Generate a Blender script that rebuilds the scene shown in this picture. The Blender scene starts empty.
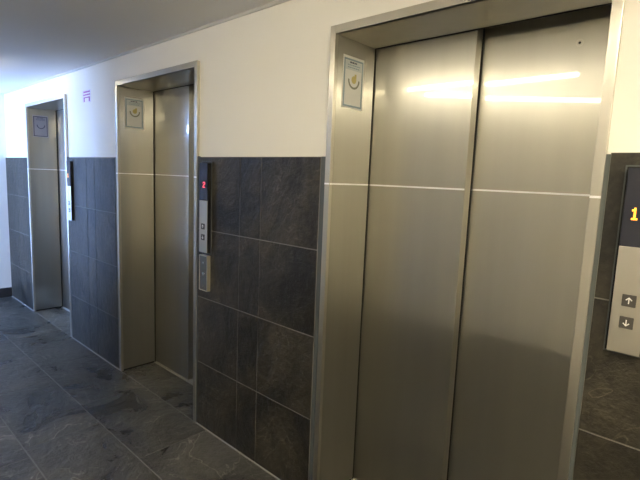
import bpy, bmesh, math, random
from mathutils import Vector, Matrix
random.seed(7)
S = bpy.context.scene
COL = S.collection
H = 1.5122                      # eye height above the floor; all heights below are above the floor

# ------------------------------------------------------------------ camera
cam = bpy.data.objects.new('camera', bpy.data.cameras.new('camera'))
COL.objects.link(cam)
yaw, pitch, roll = 0.7436, 0.1312, 0.0401
fwd = Vector((-math.sin(yaw)*math.cos(pitch), math.cos(yaw)*math.cos(pitch), -math.sin(pitch)))
r0 = Vector((math.cos(yaw), math.sin(yaw), 0)); u0 = r0.cross(fwd)
rt = math.cos(roll)*r0 + math.sin(roll)*u0
up = -math.sin(roll)*r0 + math.cos(roll)*u0
M = Matrix((rt, up, -fwd)).transposed().to_4x4()
M.translation = Vector((0, -1.4927, H))
cam.matrix_world = M
cam.data.sensor_width = 36.0
cam.data.sensor_fit = 'HORIZONTAL'
cam.data.lens = 466.41/640*36.0
cam.data.clip_start = 0.02
S.camera = cam

# ------------------------------------------------------------------ world, daylight, exposure
world = bpy.data.worlds.new('daylight'); S.world = world
world.use_nodes = True
bg = world.node_tree.nodes['Background']
bg.inputs['Color'].default_value = (0.32, 0.50, 1.0, 1)
bg.inputs['Strength'].default_value = 36.0
S.view_settings.view_transform = 'Standard'
S.view_settings.look = 'None'
S.view_settings.gamma = 1.0
S.view_settings.use_curve_mapping = False
S.view_settings.exposure = 1.02
FILL_PANEL = 18.0                    # radiance of the added, unseen fill panels
TUBE = 11.0                     # radiance of the warm ceiling tubes
TUBE_COL = (1.0, 0.89, 0.66)

# ------------------------------------------------------------------ materials
def new_mat(name):
    m = bpy.data.materials.new(name); m.use_nodes = True
    nt = m.node_tree
    return m, nt, nt.nodes['Principled BSDF']

def plain(name, col, rough=0.5, metal=0.0, spec=0.5, emit=None, es=0.0, coat=0.0):
    m, nt, b = new_mat(name)
    b.inputs['Base Color'].default_value = (*col, 1)
    b.inputs['Roughness'].default_value = rough
    b.inputs['Metallic'].default_value = metal
    b.inputs['Specular IOR Level'].default_value = spec
    b.inputs['Coat Weight'].default_value = coat
    if emit:
        b.inputs['Emission Color'].default_value = (*emit, 1)
        b.inputs['Emission Strength'].default_value = es
    # a trace of unevenness so that nothing is perfectly uniform
    n = nt.nodes.new('ShaderNodeTexNoise'); n.inputs['Scale'].default_value = 60
    g = nt.nodes.new('ShaderNodeTexCoord'); nt.links.new(g.outputs['Object'], n.inputs['Vector'])
    bp = nt.nodes.new('ShaderNodeBump'); bp.inputs['Strength'].default_value = 0.02; bp.inputs['Distance'].default_value = 0.002
    nt.links.new(n.outputs['Fac'], bp.inputs['Height']); nt.links.new(bp.outputs['Normal'], b.inputs['Normal'])
    return m

def paint(name, col, rough=0.7, bump=0.08, scale=140):
    m, nt, b = new_mat(name)
    g = nt.nodes.new('ShaderNodeTexCoord')
    n = nt.nodes.new('ShaderNodeTexNoise'); n.inputs['Scale'].default_value = scale; n.inputs['Detail'].default_value = 4
    nt.links.new(g.outputs['Object'], n.inputs['Vector'])
    n2 = nt.nodes.new('ShaderNodeTexNoise'); n2.inputs['Scale'].default_value = 1.3; n2.inputs['Detail'].default_value = 3
    nt.links.new(g.outputs['Object'], n2.inputs['Vector'])
    mr = nt.nodes.new('ShaderNodeMix'); mr.data_type = 'RGBA'
    mr.inputs['A'].default_value = (*[c*0.96 for c in col], 1); mr.inputs['B'].default_value = (*col, 1)
    nt.links.new(n2.outputs['Fac'], mr.inputs['Factor']); nt.links.new(mr.outputs['Result'], b.inputs['Base Color'])
    bp = nt.nodes.new('ShaderNodeBump'); bp.inputs['Strength'].default_value = bump; bp.inputs['Distance'].default_value = 0.003
    nt.links.new(n.outputs['Fac'], bp.inputs['Height']); nt.links.new(bp.outputs['Normal'], b.inputs['Normal'])
    b.inputs['Roughness'].default_value = rough
    return m

def brushed(name, col, r_sharp=0.03, r_soft=0.30, soft=0.76, aniso=0.75, fixed_t=None, dark_streak=0.85):
    """Brushed stainless steel with a vertical grain: reflections spread sideways."""
    m, nt, b = new_mat(name)
    N = nt.nodes; L = nt.links
    geo = N.new('ShaderNodeNewGeometry'); tc = N.new('ShaderNodeTexCoord')
    mp = N.new('ShaderNodeMapping'); mp.inputs['Scale'].default_value = (14, 14, 0.5)
    L.new(geo.outputs['Position'], mp.inputs['Vector'])
    ns = N.new('ShaderNodeTexNoise'); ns.inputs['Scale'].default_value = 1.0; ns.inputs['Detail'].default_value = 5
    L.new(mp.outputs['Vector'], ns.inputs['Vector'])
    mix = N.new('ShaderNodeMix'); mix.data_type = 'RGBA'
    mix.inputs['A'].default_value = (*[c*dark_streak for c in col], 1); mix.inputs['B'].default_value = (*col, 1)
    L.new(ns.outputs['Fac'], mix.inputs['Factor'])
    b.inputs['Metallic'].default_value = 1.0
    b2 = N.new('ShaderNodeBsdfPrincipled'); b2.inputs['Metallic'].default_value = 1.0
    if fixed_t is None:
        cr = N.new('ShaderNodeVectorMath'); cr.operation = 'CROSS_PRODUCT'
        L.new(geo.outputs['True Normal'], cr.inputs[0]); cr.inputs[1].default_value = (0, 0, 1)
        tout = cr.outputs['Vector']
    else:
        cv = N.new('ShaderNodeCombineXYZ')
        for i in range(3): cv.inputs[i].default_value = fixed_t[i]
        tout = cv.outputs['Vector']
    for bb, r in ((b, r_sharp), (b2, r_soft)):
        L.new(mix.outputs['Result'], bb.inputs['Base Color'])
        bb.inputs['Roughness'].default_value = r
        bb.inputs['Anisotropic'].default_value = aniso if bb is b2 else 0.0
        L.new(tout, bb.inputs['Tangent'])
    ms = N.new('ShaderNodeMixShader'); ms.inputs['Fac'].default_value = soft
    L.new(b.outputs['BSDF'], ms.inputs[1]); L.new(b2.outputs['BSDF'], ms.inputs[2])
    L.new(ms.outputs['Shader'], N['Material Output'].inputs['Surface'])
    return m

def slate(name, lo, hi, rough=0.5, bump=0.5, scale=3.0, vein=0.25, spec=0.5):
    """Riven slate: each tile carries its own random tone in the 'tone' attribute."""
    m, nt, b = new_mat(name)
    N = nt.nodes; L = nt.links
    at = N.new('ShaderNodeAttribute'); at.attribute_name = 'tone'; at.attribute_type = 'GEOMETRY'
    geo = N.new('ShaderNodeNewGeometry')
    off = N.new('ShaderNodeVectorMath'); off.operation = 'MULTIPLY_ADD'
    L.new(at.outputs['Color'], off.inputs[0]); off.inputs[1].default_value = (37, 53, 71); L.new(geo.outputs['Position'], off.inputs[2])
    n1 = N.new('ShaderNodeTexNoise'); n1.inputs['Scale'].default_value = scale; n1.inputs['Detail'].default_value = 9; n1.inputs['Roughness'].default_value = 0.62
    n1.inputs['Distortion'].default_value = 0.9
    n2 = N.new('ShaderNodeTexNoise'); n2.inputs['Scale'].default_value = scale*9; n2.inputs['Detail'].default_value = 6; n2.inputs['Roughness'].default_value = 0.7
    n3 = N.new('ShaderNodeTexNoise'); n3.inputs['Scale'].default_value = scale*0.9; n3.inputs['Detail'].default_value = 4; n3.inputs['Distortion'].default_value = 2.0
    for n in (n1, n2, n3): L.new(off.outputs['Vector'], n.inputs['Vector'])
    ramp = N.new('ShaderNodeValToRGB')
    ramp.color_ramp.elements[0].position = 0.40; ramp.color_ramp.elements[0].color = (*lo, 1)
    ramp.color_ramp.elements[1].position = 0.62; ramp.color_ramp.elements[1].color = (*hi, 1)
    ad = N.new('ShaderNodeMath'); ad.operation = 'MULTIPLY_ADD'; ad.inputs[1].default_value = 0.3
    L.new(n2.outputs['Fac'], ad.inputs[0])
    sc = N.new('ShaderNodeMath'); sc.operation = 'MULTIPLY'; sc.inputs[1].default_value = 0.7
    L.new(n1.outputs['Fac'], sc.inputs[0]); L.new(sc.outputs['Value'], ad.inputs[2])
    tn = N.new('ShaderNodeMath'); tn.operation = 'MULTIPLY_ADD'; tn.inputs[1].default_value = 0.10; 
    L.new(at.outputs['Fac'], tn.inputs[0]); L.new(ad.outputs['Value'], tn.inputs[2])
    sb = N.new('ShaderNodeMath'); sb.operation = 'SUBTRACT'; sb.inputs[1].default_value = 0.05; L.new(tn.outputs['Value'], sb.inputs[0])
    L.new(sb.outputs['Value'], ramp.inputs['Fac'])
    # thin pale cleft lines where a slow noise crosses its middle value
    ab = N.new('ShaderNodeMath'); ab.operation = 'SUBTRACT'; ab.inputs[1].default_value = 0.52; L.new(n3.outputs['Fac'], ab.inputs[0])
    a2 = N.new('ShaderNodeMath'); a2.operation = 'ABSOLUTE'; L.new(ab.outputs['Value'], a2.inputs[0])
    mr = N.new('ShaderNodeMapRange'); mr.inputs['From Min'].default_value = 0.0; mr.inputs['From Max'].default_value = 0.008
    mr.inputs['To Min'].default_value = 1.0; mr.inputs['To Max'].default_value = 0.0; L.new(a2.outputs['Value'], mr.inputs['Value'])
    vm = N.new('ShaderNodeMath'); vm.operation = 'MULTIPLY'; L.new(mr.outputs['Result'], vm.inputs[0])
    gt = N.new('ShaderNodeMapRange'); gt.inputs['From Min'].default_value = 0.45; gt.inputs['From Max'].default_value = 0.62
    gt.inputs['To Min'].default_value = 0; gt.inputs['To Max'].default_value = vein
    L.new(n1.outputs['Fac'], gt.inputs['Value']); L.new(gt.outputs['Result'], vm.inputs[1])
    cm = N.new('ShaderNodeMix'); cm.data_type = 'RGBA'; cm.inputs['B'].default_value = (*[min(1, c*3.2) for c in hi], 1)
    L.new(vm.outputs['Value'], cm.inputs['Factor']); L.new(ramp.outputs['Color'], cm.inputs['A'])
    L.new(cm.outputs['Result'], b.inputs['Base Color'])
    # riven surface: steps and grain
    st = N.new('ShaderNodeMath'); st.operation = 'GREATER_THAN'; st.inputs[1].default_value = 0.52; L.new(n3.outputs['Fac'], st.inputs[0])
    hs = N.new('ShaderNodeMath'); hs.operation = 'MULTIPLY_ADD'; hs.inputs[1].default_value = 0.05; L.new(st.outputs['Value'], hs.inputs[0]); L.new(ad.outputs['Value'], hs.inputs[2])
    bp = N.new('ShaderNodeBump'); bp.inputs['Strength'].default_value = bump; bp.inputs['Distance'].default_value = 0.03
    L.new(hs.outputs['Value'], bp.inputs['Height']); L.new(bp.outputs['Normal'], b.inputs['Normal'])
    rr = N.new('ShaderNodeMapRange'); rr.inputs['To Min'].default_value = rough-0.08; rr.inputs['To Max'].default_value = rough+0.12
    L.new(n1.outputs['Fac'], rr.inputs['Value']); L.new(rr.outputs['Result'], b.inputs['Roughness'])
    b.inputs['Specular IOR Level'].default_value = spec
    return m

STEEL = (0.56, 0.545, 0.49)
m_wall = paint('wall_paint', (0.90, 0.87, 0.80))
m_ceil = paint('ceiling_paint', (0.80, 0.78, 0.745), 0.8)
m_oppo = paint('opposite_wall_paint', (0.80, 0.77, 0.69))
m_steel = brushed('brushed_steel', STEEL)
m_soffit = brushed('brushed_steel_soffit', STEEL, fixed_t=(1, 0, 0))
m_jamb = brushed('brushed_steel_jamb', STEEL, r_sharp=0.07, r_soft=0.42, soft=0.68, aniso=1.0)
m_frame = brushed('frame_steel', (0.66, 0.63, 0.56), r_sharp=0.2, r_soft=0.42)
m_plate = brushed('panel_steel', (0.62, 0.59, 0.53), r_sharp=0.25, r_soft=0.45)
m_wslate = slate('wall_slate', (0.012, 0.0102, 0.007), (0.062, 0.0525, 0.036), rough=0.44, bump=0.7, scale=3.2, vein=0.3, spec=0.4)
m_fslate = slate('floor_slate', (0.022, 0.021, 0.0175), (0.112, 0.105, 0.088), rough=0.27, bump=1.0, scale=2.6, vein=0.8, spec=0.5)
m_grout = plain('grout', (0.20, 0.19, 0.165), 0.85)
m_fgrout = plain('floor_grout', (0.22, 0.215, 0.20), 0.8)
m_bead = plain('pale_sealant', (0.30, 0.29, 0.27), 0.7)
m_trim = plain('tile_edge_metal', (0.085, 0.095, 0.095), 0.5)
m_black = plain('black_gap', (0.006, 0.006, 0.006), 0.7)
m_dark = plain('dark_plastic', (0.03, 0.028, 0.026), 0.5)
m_base = plain('dark_baseboard', (0.025, 0.024, 0.024), 0.5)
m_glass_black = plain('black_display_glass', (0.02, 0.022, 0.035), 0.16)
m_amber = plain('amber_digit', (0.9, 0.35, 0.02), 0.5, emit=(1.0, 0.33, 0.02), es=2.6)
m_red = plain('red_digit', (0.8, 0.06, 0.06), 0.5, emit=(1.0, 0.10, 0.14), es=1.2)
m_btn = plain('button_dark', (0.055, 0.05, 0.044), 0.45)
m_arrow = plain('arrow_white', (0.85, 0.85, 0.82), 0.5)
m_chrome = plain('chrome', (0.75, 0.74, 0.72), 0.15, metal=1.0)
m_seam = plain('pale_seam_line', (0.95, 0.95, 0.98), 0.5)
m_paper = plain('poster_paper', (0.88, 0.88, 0.85), 0.6)
m_paper_grey = plain('poster_paper_grey', (0.36, 0.36, 0.42), 0.6)
m_blue = plain('print_blue_grey', (0.33, 0.43, 0.50), 0.6)
m_navy = plain('print_dark', (0.10, 0.10, 0.16), 0.6)
m_gold = plain('print_gold', (0.72, 0.62, 0.25), 0.6)
m_olive = plain('print_olive', (0.30, 0.31, 0.24), 0.6)
m_tint = plain('print_pale_tint', (0.70, 0.74, 0.74), 0.6)
m_pink = plain('sticker_film', (0.80, 0.72, 0.86), 0.6)
m_purple = plain('print_purple', (0.38, 0.07, 0.36), 0.6)
m_tube = plain('lit_tube', (1, 1, 1), 0.5, emit=TUBE_COL, es=TUBE)
m_fill_panel = plain('fill_diffuser', (1, 1, 1), 0.5, emit=TUBE_COL, es=FILL_PANEL)
m_house = plain('lamp_housing', (0.75, 0.75, 0.73), 0.5)
m_wframe = plain('window_frame_aluminium', (0.35, 0.36, 0.38), 0.4, metal=0.8)
def glass():
    m, nt, b = new_mat('window_glass')
    t = nt.nodes.new('ShaderNodeBsdfTransparent'); t.inputs['Color'].default_value = (0.93, 0.96, 0.97, 1)
    gl = nt.nodes.new('ShaderNodeBsdfGlossy'); gl.inputs['Roughness'].default_value = 0.02
    fr = nt.nodes.new('ShaderNodeFresnel'); fr.inputs['IOR'].default_value = 1.45
    mx = nt.nodes.new('ShaderNodeMixShader')
    nt.links.new(fr.outputs['Fac'], mx.inputs['Fac']); nt.links.new(t.outputs['BSDF'], mx.inputs[1]); nt.links.new(gl.outputs['BSDF'], mx.inputs[2])
    nt.links.new(mx.outputs['Shader'], nt.nodes['Material Output'].inputs['Surface'])
    return m
m_glass = glass()

# ------------------------------------------------------------------ mesh helpers
def box(bm, x0, x1, y0, y1, z0, z1):
    vs = [bm.verts.new((x, y, z)) for x in (x0, x1) for y in (y0, y1) for z in (z0, z1)]
    fs = []
    for a in ((0,1,3,2), (4,6,7,5), (0,4,5,1), (2,3,7,6), (0,2,6,4), (1,5,7,3)):
        fs.append(bm.faces.new([vs[i] for i in a]))
    return vs, fs

def boxes(*bs):
    bm = bmesh.new()
    for b in bs: box(bm, *b)
    return bm

def disc(bm, c, r, axis, t, n=20):
    """short cylinder from c along axis by t"""
    ax = Vector(axis).normalized()
    a = ax.orthogonal().normalized(); b = ax.cross(a)
    c = Vector(c)
    lo = [bm.verts.new(c + a*r*math.cos(2*math.pi*i/n) + b*r*math.sin(2*math.pi*i/n)) for i in range(n)]
    hi = [bm.verts.new(v.co + ax*t) for v in lo]
    bm.faces.new(lo[::-1]); bm.faces.new(hi)
    for i in range(n):
        j = (i+1) % n
        bm.faces.new((lo[i], lo[j], hi[j], hi[i]))

def ring(bm, c, r0, r1, axis, t, n=28):
    ax = Vector(axis).normalized(); a = ax.orthogonal().normalized(); b = ax.cross(a); c = Vector(c)
    R = []
    for i in range(n):
        d = a*math.cos(2*math.pi*i/n) + b*math.sin(2*math.pi*i/n)
        R.append([bm.verts.new(c+d*r0), bm.verts.new(c+d*r1), bm.verts.new(c+d*r1+ax*t), bm.verts.new(c+d*r0+ax*t)])
    for i in range(n):
        j = (i+1) % n
        for k in range(4):
            l = (k+1) % 4
            bm.faces.new((R[i][k], R[j][k], R[j][l], R[i][l]))

def obj(name, bm, mat, parent=None, bevel=0.0, loc=None):
    bmesh.ops.recalc_face_normals(bm, faces=bm.faces)
    me = bpy.data.meshes.new(name); bm.to_mesh(me); bm.free()
    me.materials.append(mat)
    o = bpy.data.objects.new(name, me); COL.objects.link(o)
    if parent is not None: o.parent = parent
    if loc: o.location = loc
    if bevel:
        md = o.modifiers.new('bevel', 'BEVEL'); md.width = bevel; md.segments = 2; md.limit_method = 'ANGLE'
    return o

def struct(name, bm, mat, bevel=0.0):
    o = obj(name, bm, mat, None, bevel); o['kind'] = 'structure'; return o

def thing(name, label, cat, loc, group=None, rotz=0.0):
    o = bpy.data.objects.new(name, None); COL.objects.link(o)
    o.empty_display_size = 0.1
    o.location = loc; o.rotation_euler = (0, 0, rotz)
    o['label'] = label; o['category'] = cat
    if group: o['group'] = group
    return o

def tiles(name, rects, plane, mat, thick, parent=None, gap=0.0025, bevel=0.0012):
    """rects (a0,a1,b0,b1); plane 'y' = wall tiles facing -y (a=x,b=z), 'z' = floor tiles facing up (a=x,b=y)"""
    bm = bmesh.new(); lay = bm.loops.layers.color.new('tone')
    g = gap/2
    for (a0, a1, b0, b1) in rects:
        if plane == 'y': vs, fs = box(bm, a0+g*0.85, a1-g*0.85, 0, thick, b0+g, b1-g)
        else: vs, fs = box(bm, a0+g, a1-g, b0+g, b1-g, -thick, 0)
        c = (random.random(), random.random(), random.random(), 1)
        for f in fs:
            for l in f.loops: l[lay] = c
    return obj(name, bm, mat, parent, bevel)

# ------------------------------------------------------------------ dimensions of the lobby
XE, XW = -6.25, 6.6             # far end wall, wall behind the photographer's right
YO = -2.25                      # opposite wall
YP = 0.015                       # plaster face of the elevator wall (tiles and frames stand proud to y = 0)
ZC = H + 0.798                  # ceiling
ZIN, ZOUT = H + 0.5878, H + 0.6209
ZT = H + 0.0938                 # top of the slate
DP = 0.2755                     # depth of the recess
EL = {'far': (-5.4225, -4.395), 'middle': (-3.3624, -2.3738), 'near': (-1.3285, -0.3417)}   # clear openings
FW = 0.028                      # width of the frame's face

# ------------------------------------------------------------------ setting
# floor: slate on a grout bed, also inside the recesses
rects = []
rows = [(-0.42, 0.0, -3.03), (-0.82, -0.42, -3.53), (-1.22, -0.82, -2.63), (-1.62, -1.22, -3.13), (-2.02, -1.62, -2.8), (YO-0.02, -2.02, -3.3)]
for (b0, b1, x0) in rows:
    x = x0 - 0.8*6
    while x < XW:
        a0, a1 = max(x, XE), min(x+0.8, XW)
        if a1 - a0 > 0.02: rects.append((a0, a1, b0, b1))
        x += 0.8
for (a0, a1) in EL.values():
    xs = [a0 - 0.015, -3.03, a1 + 0.015] if a0 < -3.03 < a1 else [a0 - 0.015, a1 + 0.015]
    for i in range(len(xs)-1): rects.append((xs[i], xs[i+1], 0.0, DP - 0.012))
floor = struct('floor', boxes((XE-0.2, XW+0.2, YO-0.2, 0.6, -0.12, -0.0025)), m_fgrout)
tiles('slate_tile', rects, 'z', m_fslate, 0.02, floor, gap=0.006, bevel=0.0015)
ceiling = struct('ceiling', boxes((XE-0.2, XW+0.2, YO-0.2, 0.6, ZC, ZC+0.12)), m_ceil)

# elevator wall
W1 = 0.262
bm = bmesh.new()
ops = [(a0-0.018, a1+0.018) for (a0, a1) in EL.values()]
edges = [XE-0.2] + [e for o in ops for e in o] + [XW+0.2]
for i in range(0, len(edges), 2): box(bm, edges[i], edges[i+1], YP, W1, 0, ZC)
for (a, b) in ops: box(bm, a, b, YP, W1, ZIN+0.018, ZC)
wall = struct('wall_back', bm, m_wall)
# dark shaft lining behind the doors
bm = bmesh.new()
box(bm, XE-0.2, XW+0.2, 0.52, 0.56, -0.1, ZC+0.1)
obj('shaft_lining', bm, m_black, wall)

zrows = [0.0, H-1.1130, H-0.7140, H-0.3150, ZT]
def cladding(x0, x1, joints, right_trim=True, dz=0.0):
    ZT = zrows[-1] + dz; zr = [0.0] + [v + dz for v in zrows[1:]]
    xs = [x0] + joints + [x1 - (0.029 if right_trim else 0)]
    obj('grout_bed', boxes((x0, xs[-1], 0.0025, YP, 0.0, ZT-0.001)), m_grout, wall)
    tiles('slate_cladding', [(xs[i], xs[i+1], zr[j], zr[j+1]) for i in range(len(xs)-1) for j in range(4)], 'y', m_wslate, 0.012, wall, gap=0.0042)
    if right_trim:
        obj('tile_edge_trim', boxes((xs[-1]+0.002, x1-0.001, 0.002, YP, 0.0, ZT)), m_trim, wall, 0.001)
    obj('floor_bead', boxes((x0, x1, -0.006, 0.0032, -0.004, 0.0045)), m_bead, wall)
fo = {k: (v[0]-FW-0.003, v[1]+FW+0.003) for k, v in EL.items()}
for v in fo.values():
    obj('sealant_joint', boxes((v[1]-0.003, v[1]+0.0085, 0.002, YP, 0.0, ZT+0.004)), m_trim, wall)
cladding(XE, fo['far'][0], [-5.85])
cladding(fo['far'][1]+0.008, fo['middle'][0], [-3.95, -3.79])
cladding(fo['middle'][1]+0.008, fo['near'][0], [-1.947, -1.781])
cladding(fo['near'][1]+0.008, 1.2, [0.09, 0.5, 0.9], False, 0.009)

trim1 = struct('trim_1', boxes((XE, XW, 0.004, YP, ZC-0.016, ZC)), paint('cornice_paint', (0.62, 0.60, 0.57)), 0.003)

# end wall with its daylight window, opposite wall with a window, wall at the right
wy0, wy1, wz0, wz1 = -2.1, -1.45, 2.06, 2.27
ew = struct('wall_left', boxes((XE-0.2, XE, YO-0.2, wy0, 0, ZC), (XE-0.2, XE, wy1, 0.6, 0, ZC), (XE-0.2, XE, wy0, wy1, 0, wz0), (XE-0.2, XE, wy0, wy1, wz1, ZC)), m_wall)
struct('baseboard_left', boxes((XE, XE+0.014, -0.893, -0.0005, 0, 0.108)), m_base, 0.002)
ox0, ox1, oz0, oz1 = -6.17, -5.45, 0.3, 2.22
struct('wall_front', boxes((XE-0.2, ox0, YO-0.2, YO, 0, ZC), (ox1, XW+0.2, YO-0.2, YO, 0, ZC), (ox0, ox1, YO-0.2, YO, 0, oz0), (ox0, ox1, YO-0.2, YO, oz1, ZC)), m_oppo)
struct('baseboard_front', boxes((XE, XW, YO, YO+0.014, 0, 0.06)), m_base, 0.002)
struct('wall_right', boxes((XW, XW+0.2, YO-0.2, 0.6, 0, ZC)), m_oppo)

d1 = struct('door_1', boxes((XE, XE+0.02, -2.18, -0.95, 0.0, 2.02)), paint('door_paint', (0.36, 0.30, 0.21), 0.5))
obj('door_frame', boxes((XE, XE+0.035, -2.235, -2.18, 0, 2.02), (XE, XE+0.035, -0.95, -0.895, 0, 2.02), (XE, XE+0.035, -2.235, -0.895, 2.02, 2.06)), m_wframe, d1)
obj('door_handle', boxes((XE+0.02, XE+0.06, -1.08, -1.06, 1.0, 1.02), (XE+0.06, XE+0.075, -1.19, -1.06, 1.0, 1.02)), m_chrome, d1)

def window(name, x0, x1, y0, y1, z0, z1, along):
    w = bpy.data.objects.new(name, None); COL.objects.link(w); w['kind'] = 'structure'
    t = 0.045; bm = bmesh.new()
    if along == 'x':
        ym = (y0+y1)/2
        for b in ((x0, x0+t), (x1-t, x1), ((x0+x1)/2-t/2, (x0+x1)/2+t/2)): box(bm, b[0], b[1], ym-0.03, ym+0.03, z0, z1)
        box(bm, x0+t, x1-t, ym-0.0295, ym+0.0295, z0, z0+t); box(bm, x0+t, x1-t, ym-0.0295, ym+0.0295, z1-t, z1)
        g = boxes((x0+t, x1-t, ym-0.003, ym+0.003, z0+t, z1-t))
    else:
        xm = (x0+x1)/2
        for b in ((y0, y0+t), (y1-t, y1), ((y0+y1)/2-t/2, (y0+y1)/2+t/2)): box(bm, xm-0.03, xm+0.03, b[0], b[1], z0, z1)
        box(bm, xm-0.0295, xm+0.0295, y0+t, y1-t, z0, z0+t); box(bm, xm-0.0295, xm+0.0295, y0+t, y1-t, z1-t, z1)
        g = boxes((xm-0.003, xm+0.003, y0+t, y1-t, z0+t, z1-t))
    obj('window_frame', bm, m_wframe, w); obj('pane', g, m_glass, w)
window('window_1', XE-0.2, XE, wy0, wy1, wz0, wz1, 'y')
window('window_2', ox0, ox1, YO-0.2, YO, oz0, oz1, 'x')
def portal(name, loc, rot, sx, sy):
    l = bpy.data.lights.new(name, 'AREA'); l.shape = 'RECTANGLE'; l.size = sx; l.size_y = sy; l.cycles.is_portal = True
    o = bpy.data.objects.new(name, l); COL.objects.link(o); o.location = loc; o.rotation_euler = rot
portal('window_portal', (XE-0.16, (wy0+wy1)/2, (wz0+wz1)/2), (0, -math.pi/2, 0), wz1-wz0, wy1-wy0)
portal('window_portal', ((ox0+ox1)/2, YO-0.16, (oz0+oz1)/2), (math.pi/2, 0, 0), ox1-ox0, oz1-oz0)

# ------------------------------------------------------------------ ceiling tubes
def tube_light(p, q, label, group='linear ceiling lights', drop=0.0):
    p, q = Vector(p), Vector(q); d = q - p; Lh = d.length/2
    t = thing('ceiling_light', label, 'light', ((p+q)/2), group, math.atan2(d.y, d.x))
    obj('housing', boxes((-Lh-0.02, Lh+0.02, -0.03, 0.03, -0.022, 0.0)), m_house, t, 0.003)
    bm = bmesh.new(); disc(bm, (-Lh, 0, -0.036), 0.0135, (1, 0, 0), 2*Lh, 16)
    obj('tube', bm, m_tube, t)
    if drop:
        for s in (-1, 1): obj('drop_rod', boxes((s*Lh*0.7-0.006, s*Lh*0.7+0.006, -0.006, 0.006, 0.0, drop)), m_house, t)
    for s in (-1, 1):
        obj('end_cap', boxes((s*Lh-0.012, s*Lh+0.012, -0.016, 0.016, -0.053, -0.02)), m_house, t, 0.003)
tube_light((-2.75, -1.40, ZC), (-0.95, -1.39, ZC), 'lit linear ceiling light in front of the near elevator')
tube_light((-2.06, -1.37, ZC-0.062), (-0.97, -2.14, ZC-0.062), 'lit slanting ceiling light hung by the opposite wall', drop=0.062)
tube_light((-0.70, -1.38, ZC), (1.3, -1.38, ZC), 'lit linear ceiling light right of the near elevator')
tube_light((2.1, -1.38, ZC), (3.8, -1.38, ZC), 'lit linear ceiling light farther right along the lobby')
tube_light((4.5, -1.38, ZC), (6.2, -1.38, ZC), 'lit linear ceiling light at the right end of the lobby')

def add_fill_panel(x, y, label):  # panels added out of view to carry the lobby's fill light
    t = thing('ceiling_fill_panel', label, 'light', (x, y, ZC), 'added square fill panels')
    h = 0.3
    bm = bmesh.new()
    for b in ((-h, -h+0.015, -h, h), (h-0.015, h, -h, h), (-h+0.015, h-0.015, -h, -h+0.015), (-h+0.015, h-0.015, h-0.015, h)):
        box(bm, *b, -0.012, 0.0)
    obj('frame', bm, m_house, t, 0.002)
    obj('diffuser', boxes((-h+0.015, h-0.015, -h+0.015, h-0.015, -0.008, -0.001)), m_fill_panel, t)
add_fill_panel(0.55, -1.1, 'added square fill panel in front of the large call panel')
add_fill_panel(1.75, -0.85, 'added square fill panel farther right, second from the elevators')
add_fill_panel(3.35, -0.85, 'added square fill panel at the right, last from the elevators')
tube_light((-5.3, -0.58, ZC), (-4.28, -0.58, ZC), 'lit linear ceiling light in front of the farthest elevator')

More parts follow.
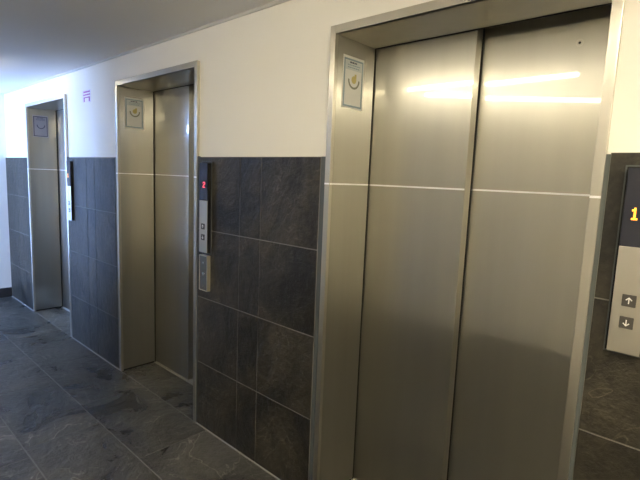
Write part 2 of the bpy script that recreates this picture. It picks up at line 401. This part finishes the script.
# ------------------------------------------------------------------ elevators
def elevator(key, label):
    x0, x1 = EL[key]; cx = (x0+x1)/2
    e = thing('elevator', label, 'elevator', (cx, 0, 0), 'elevators along the lobby wall')
    a, b = x0-cx, x1-cx
    jb = DP - 0.008
    # frame: face, two jambs; header face
    def face(p, q): return boxes((p, q, -0.004, YP, 0.0, ZOUT))
    obj('frame_upright', boxes((a-FW, a, -0.004, YP, 0.0, ZOUT)), m_frame, e, 0.0015)
    obj('frame_upright', boxes((b, b+FW, -0.004, YP, 0.0, ZOUT)), m_frame, e, 0.0015)
    obj('frame_header', boxes((a, b, -0.0038, YP, ZIN, ZOUT)), m_frame, e, 0.0015)
    obj('jamb', boxes((a-0.014, a, YP, jb, 0.012, ZIN+0.012)), m_jamb, e)
    obj('jamb', boxes((b, b+0.014, YP, jb, 0.012, ZIN+0.012)), m_jamb, e)
    obj('jamb_base', boxes((a-0.014, a-0.003, YP, jb, 0.0, 0.012)), m_black, e)
    obj('jamb_base', boxes((b+0.003, b+0.014, YP, jb, 0.0, 0.012)), m_black, e)
    obj('soffit', boxes((a, b, YP, jb, ZIN, ZIN+0.012)), m_soffit, e)
    obj('gap_shadow', boxes((a-0.012, a+0.0015, jb, DP-0.001, 0.004, ZIN+0.012)), m_black, e)  # black strips for the shadow in the gaps at jamb and soffit
    obj('gap_shadow', boxes((a+0.0015, b, jb-0.002, DP-0.001, ZIN-0.0015, ZIN+0.012)), m_black, e)
    # two sliding leaves, the left one in front
    ms = -0.016                                    # where the front leaf ends
    lz = 0.008
    ll = obj('door_leaf', boxes((a-0.06, ms, DP, DP+0.038, lz, ZIN+0.06)), m_steel, e, 0.002)
    lr = obj('door_leaf', boxes((ms-0.06, b+0.06, DP+0.062, DP+0.10, lz, ZIN+0.06)), m_steel, e, 0.002)
    obj('leaf_edge', boxes((ms-0.012, ms-0.001, DP+0.038, DP+0.050, lz, ZIN+0.06)), m_frame, ll)
    obj('seam_shadow', boxes((ms-0.012, ms+0.001, DP+0.050, DP+0.061, lz, ZIN+0.06)), m_black, ll)  # black strip painted in for the shade between the two leaves
    # pale horizontal seam round the steelwork at one height
    sz0, sz1 = H-0.0245, H-0.0175
    obj('seam_line', boxes((a-FW, a, -0.0046, -0.0038, sz0, sz1)), m_seam, e)
    obj('seam_line', boxes((b, b+FW, -0.0046, -0.0038, sz0, sz1)), m_seam, e)
    obj('seam_line', boxes((a, a+0.0006, 0.0, jb, sz0, sz1)), m_seam, e)
    obj('seam_line', boxes((a, ms-0.002, DP-0.0006, DP, sz0, sz1)), m_seam, ll)
    obj('seam_line', boxes((ms, b, DP+0.0614, DP+0.062, sz0, sz1)), m_seam, lr)
    obj('sill', boxes((a-0.014, b+0.014, DP-0.012, DP+0.12, -0.002, 0.005)), plain('sill_aluminium', (0.42, 0.40, 0.36), 0.5, metal=0.2), e)
    if key == 'near':
        kx, kz = -0.504-cx, H+0.499
        bm = bmesh.new(); ring(bm, (kx, DP+0.062, kz), 0.0095, 0.0125, (0, -1, 0), 0.0012)
        k = obj('release_hole', bm, m_frame, lr)
        bm = bmesh.new(); disc(bm, (kx, DP+0.0622, kz), 0.0042, (0, -1, 0), 0.0012)
        obj('keyway', bm, m_black, k)
    return e
elevator('near', 'largest stainless steel elevator doorway, nearest, with both door leaves in view')
elevator('middle', 'middle stainless steel elevator doorway, between the two wide slate panels')
elevator('far', 'smallest stainless steel elevator doorway, farthest, near the bluish end wall')

# ------------------------------------------------------------------ hall call panels
def arrow(dirn, c, y, s):
    bm = bmesh.new()
    x, z = c
    def bar(p, q, w):
        p, q = Vector((p[0], 0, p[1])), Vector((q[0], 0, q[1]))
        d = (q-p).normalized(); n = Vector((-d.z, 0, d.x))*w/2
        vs = [bm.verts.new(Vector((x, y+dy, z)) + v) for dy in (0, -0.0006) for v in (p-n, p+n, q+n, q-n)]
        for a in ((0,1,2,3), (7,6,5,4), (0,4,5,1), (1,5,6,2), (2,6,7,3), (3,7,4,0)): bm.faces.new([vs[i] for i in a])
    k = dirn
    bar((0, -0.5*s*k), (0, 0.45*s*k), 0.16*s)
    bar((-0.42*s, 0.06*s*k), (0.03*s, 0.5*s*k), 0.16*s)
    bar((0.42*s, 0.06*s*k), (-0.03*s, 0.5*s*k), 0.16*s)
    return bm

DIGITS = {'1': ['..#..', '.##..', '..#..', '..#..', '..#..', '..#..', '.###.'],
          '2': ['.###.', '#...#', '....#', '..##.', '.#...', '#....', '#####']}
def digit(ch, cx, cz, y, h):
    bm = bmesh.new(); c = h/7
    for r, row in enumerate(DIGITS[ch]):
        for k, v in enumerate(row):
            if v == '#':
                x = cx + (k-2)*c; z = cz + (3-r)*c
                box(bm, x-c*0.46, x+c*0.46, y-0.0007, y, z-c*0.46, z+c*0.46)
    return bm

def call_panel(right_edge, label, ch, mat, dx):
    PX = right_edge + 0.1275
    t = thing('call_panel', label, 'elevator call panel', (PX, 0, H-0.19), 'hall call panels beside the elevators')
    z = lambda v: v - (-0.19)                       # heights given from eye level
    hw = 0.0385; T = 0.024
    obj('back_box', boxes((-hw+0.002, hw-0.002, -T+0.003, 0.0, z(-0.438), z(0.058))), m_black, t)
    bm = bmesh.new()
    o, i = hw+0.011, hw+0.0075
    for b in ((-o, -i, z(-0.448), z(0.068)), (i, o, z(-0.448), z(0.068)), (-i, i, z(-0.448), z(-0.4445)), (-i, i, z(0.0645), z(0.068))):
        box(bm, b[0], b[1], -0.004, 0.0, b[2], b[3])
    obj('rim', bm, m_trim, t)
    obj('recess', boxes((-i, i, -0.0012, 0.0, z(-0.4445), z(0.0645))), m_black, t)
    obj('faceplate', boxes((-hw, hw, -T, -T+0.004, z(-0.440), z(-0.148))), m_plate, t, 0.0012)
    d = obj('display', boxes((-hw, hw, -T, -T+0.004, z(-0.148), z(0.060))), m_glass_black, t, 0.0012)
    obj('digit', digit(ch, dx, z(-0.060), -T, 0.032), mat, d)
    for (bz, k) in ((-0.293, 1), (-0.354, -1)):
        bt = obj('button', boxes((-0.0165, 0.0165, -T-0.0025, -T+0.001, z(bz)-0.0165, z(bz)+0.0165)), m_btn, t, 0.004)
        obj('arrow', arrow(k, (0.0, z(bz)), -T-0.0025, 0.017), m_arrow, bt)
    return t, PX
call_panel(EL['near'][1], 'large call panel with amber 1, right of the nearest elevator', '1', m_amber, -0.012)
_, px = call_panel(EL['middle'][1], 'call panel with red 2, above the key switch plate, right of the middle elevator', '2', m_red, 0.006)
call_panel(EL['far'][1], 'small call panel seen edge on, right of the farthest elevator', '1', m_amber, -0.012)

k = thing('key_switch_plate', 'metal key switch plate below the call panel of the middle elevator', 'key switch', (px, 0, H-0.56))
obj('plate', boxes((-0.036, 0.036, -0.020, -0.016, -0.098, 0.098)), plain('key_plate_metal', (0.20, 0.195, 0.18), 0.35, metal=0.8), k, 0.001)
obj('back_box', boxes((-0.034, 0.034, -0.016, 0.0, -0.096, 0.096)), m_black, k)
bm = bmesh.new()
for b in ((-0.040, -0.036, -0.102, 0.102), (0.036, 0.040, -0.102, 0.102), (-0.036, 0.036, -0.102, -0.098), (-0.036, 0.036, 0.098, 0.102)):
    box(bm, b[0], b[1], -0.023, 0.0, b[2], b[3])
obj('border', bm, plain('border_metal', (0.62, 0.58, 0.48), 0.35, metal=0.7), k)
for zz, r in ((0.06, 0.006), (-0.005, 0.010), (-0.075, 0.005)):
    bm = bmesh.new(); disc(bm, (0.004, -0.020, zz), r, (0, -1, 0), 0.004)
    q = obj('key_switch' if r > 0.008 else 'screw', bm, m_chrome, k, 0.0008)
    if r > 0.008: obj('keyway', boxes((0.003, 0.005, -0.0246, -0.0239, zz-0.006, zz+0.006)), m_black, q)

# ------------------------------------------------------------------ notices on the left jambs
def notice(key, label, paper, grey=False):
    x0 = EL[key][0]
    t = thing('notice', label, 'notice', (x0, 0.1215, H+0.4125), 'notices on the elevator jambs')
    w, h = 0.0705, 0.108
    fx = lambda d: d
    obj('sheet', boxes((0.0, 0.0012, -w, w, -h, h)), paper, t)
    bm = bmesh.new(); m = 0.0065; e = 0.0075
    o = (w-m, h-m-0.004)
    for b in ((-o[0], -o[0]+e, -o[1]-0.004, o[1]), (o[0]-e, o[0], -o[1]-0.004, o[1]), (-o[0]+e, o[0]-e, -o[1]-0.004, -o[1]+e-0.004), (-o[0]+e, o[0]-e, o[1]-e, o[1])):
        box(bm, 0.0012, 0.0016, *b)
    obj('border', bm, m_navy if grey else m_blue, t)
    # heading band and lines of small print
    obj('heading_band', boxes((0.0012, 0.0015, -0.054, 0.054, 0.052, 0.088)), m_tint if not grey else m_paper_grey, t)
    bm = bmesh.new()
    def words(y0, y1, z, hh, n):
        y = y0
        while y < y1 - 0.004:
            L = random.uniform(0.006, 0.014)
            box(bm, 0.0015, 0.0018, y, min(y+L, y1), z-hh, z+hh); y += L + 0.003
    words(-0.026, 0.026, 0.083, 0.0034, 1)
    obj('heading', bm, m_navy, t)
    bm = bmesh.new()
    for zz in (0.072, 0.062): words(-0.040, 0.042, zz, 0.002, 1)
    obj('small_print', bm, m_blue if not grey else m_navy, t)
    # round emblem: olive lower arc round a pale gold shape
    bm = bmesh.new(); n = 22; c = Vector((0.0012, 0.004, 0.012))
    for i in range(n):
        a0, a1 = math.pi*(0.98 + 1.04*i/n), math.pi*(0.98 + 1.04*(i+1)/n)
        q = []
        for xx in (0.0012, 0.0016):
            for (aa, r) in ((a0, 0.029), (a0, 0.037), (a1, 0.037), (a1, 0.029)):
                q.append(bm.verts.new((xx, c.y + r*math.cos(aa)*1.05, c.z + r*math.sin(aa))))
        for f in ((0,1,2,3), (7,6,5,4), (0,4,5,1), (2,6,7,3), (1,5,6,2), (3,7,4,0)): bm.faces.new([q[j] for j in f])
    obj('emblem_arc', bm, m_olive if not grey else m_navy, t)
    if not grey:
        bm = bmesh.new(); disc(bm, (0.0012, 0.004, 0.014), 0.016, (1, 0, 0), 0.0005, 18); box(bm, 0.0012, 0.0017, 0.008, 0.020, 0.014, 0.038)
        obj('emblem', bm, m_gold, t)
    return t
notice('near', 'white notice with gold emblem on the nearest elevator jamb', m_paper)
notice('middle', 'cream notice on the jamb of the middle elevator', m_paper)
notice('far', 'grey notice on the jamb of the farthest elevator', m_paper_grey, True)

# purple sticker on the plaster between far and middle elevators
t = thing('wall_sticker', 'small purple sticker on the white wall left of the middle elevator', 'sticker', (-3.94, YP, H+0.565))
obj('film', boxes((-0.078, 0.078, -0.0008, 0.0, -0.045, 0.048)), m_pink, t)
bm = bmesh.new()
def strokes(zc, x0, x1, hh):
    x = x0
    while x < x1 - 0.004:
        L = random.uniform(0.010, 0.022); box(bm, x, min(x+L, x1), -0.0014, -0.0008, zc-hh, zc+hh); x += L+0.004
strokes(0.036, -0.06, 0.064, 0.006); strokes(0.014, -0.066, 0.066, 0.005)
obj('lettering', bm, m_purple, t)
obj('box_mark', boxes((-0.06, 0.06, -0.0014, -0.0008, -0.010, -0.003), (-0.06, -0.04, -0.0014, -0.0008, -0.038, -0.010), (0.04, 0.06, -0.0014, -0.0008, -0.038, -0.010)), m_purple, t)
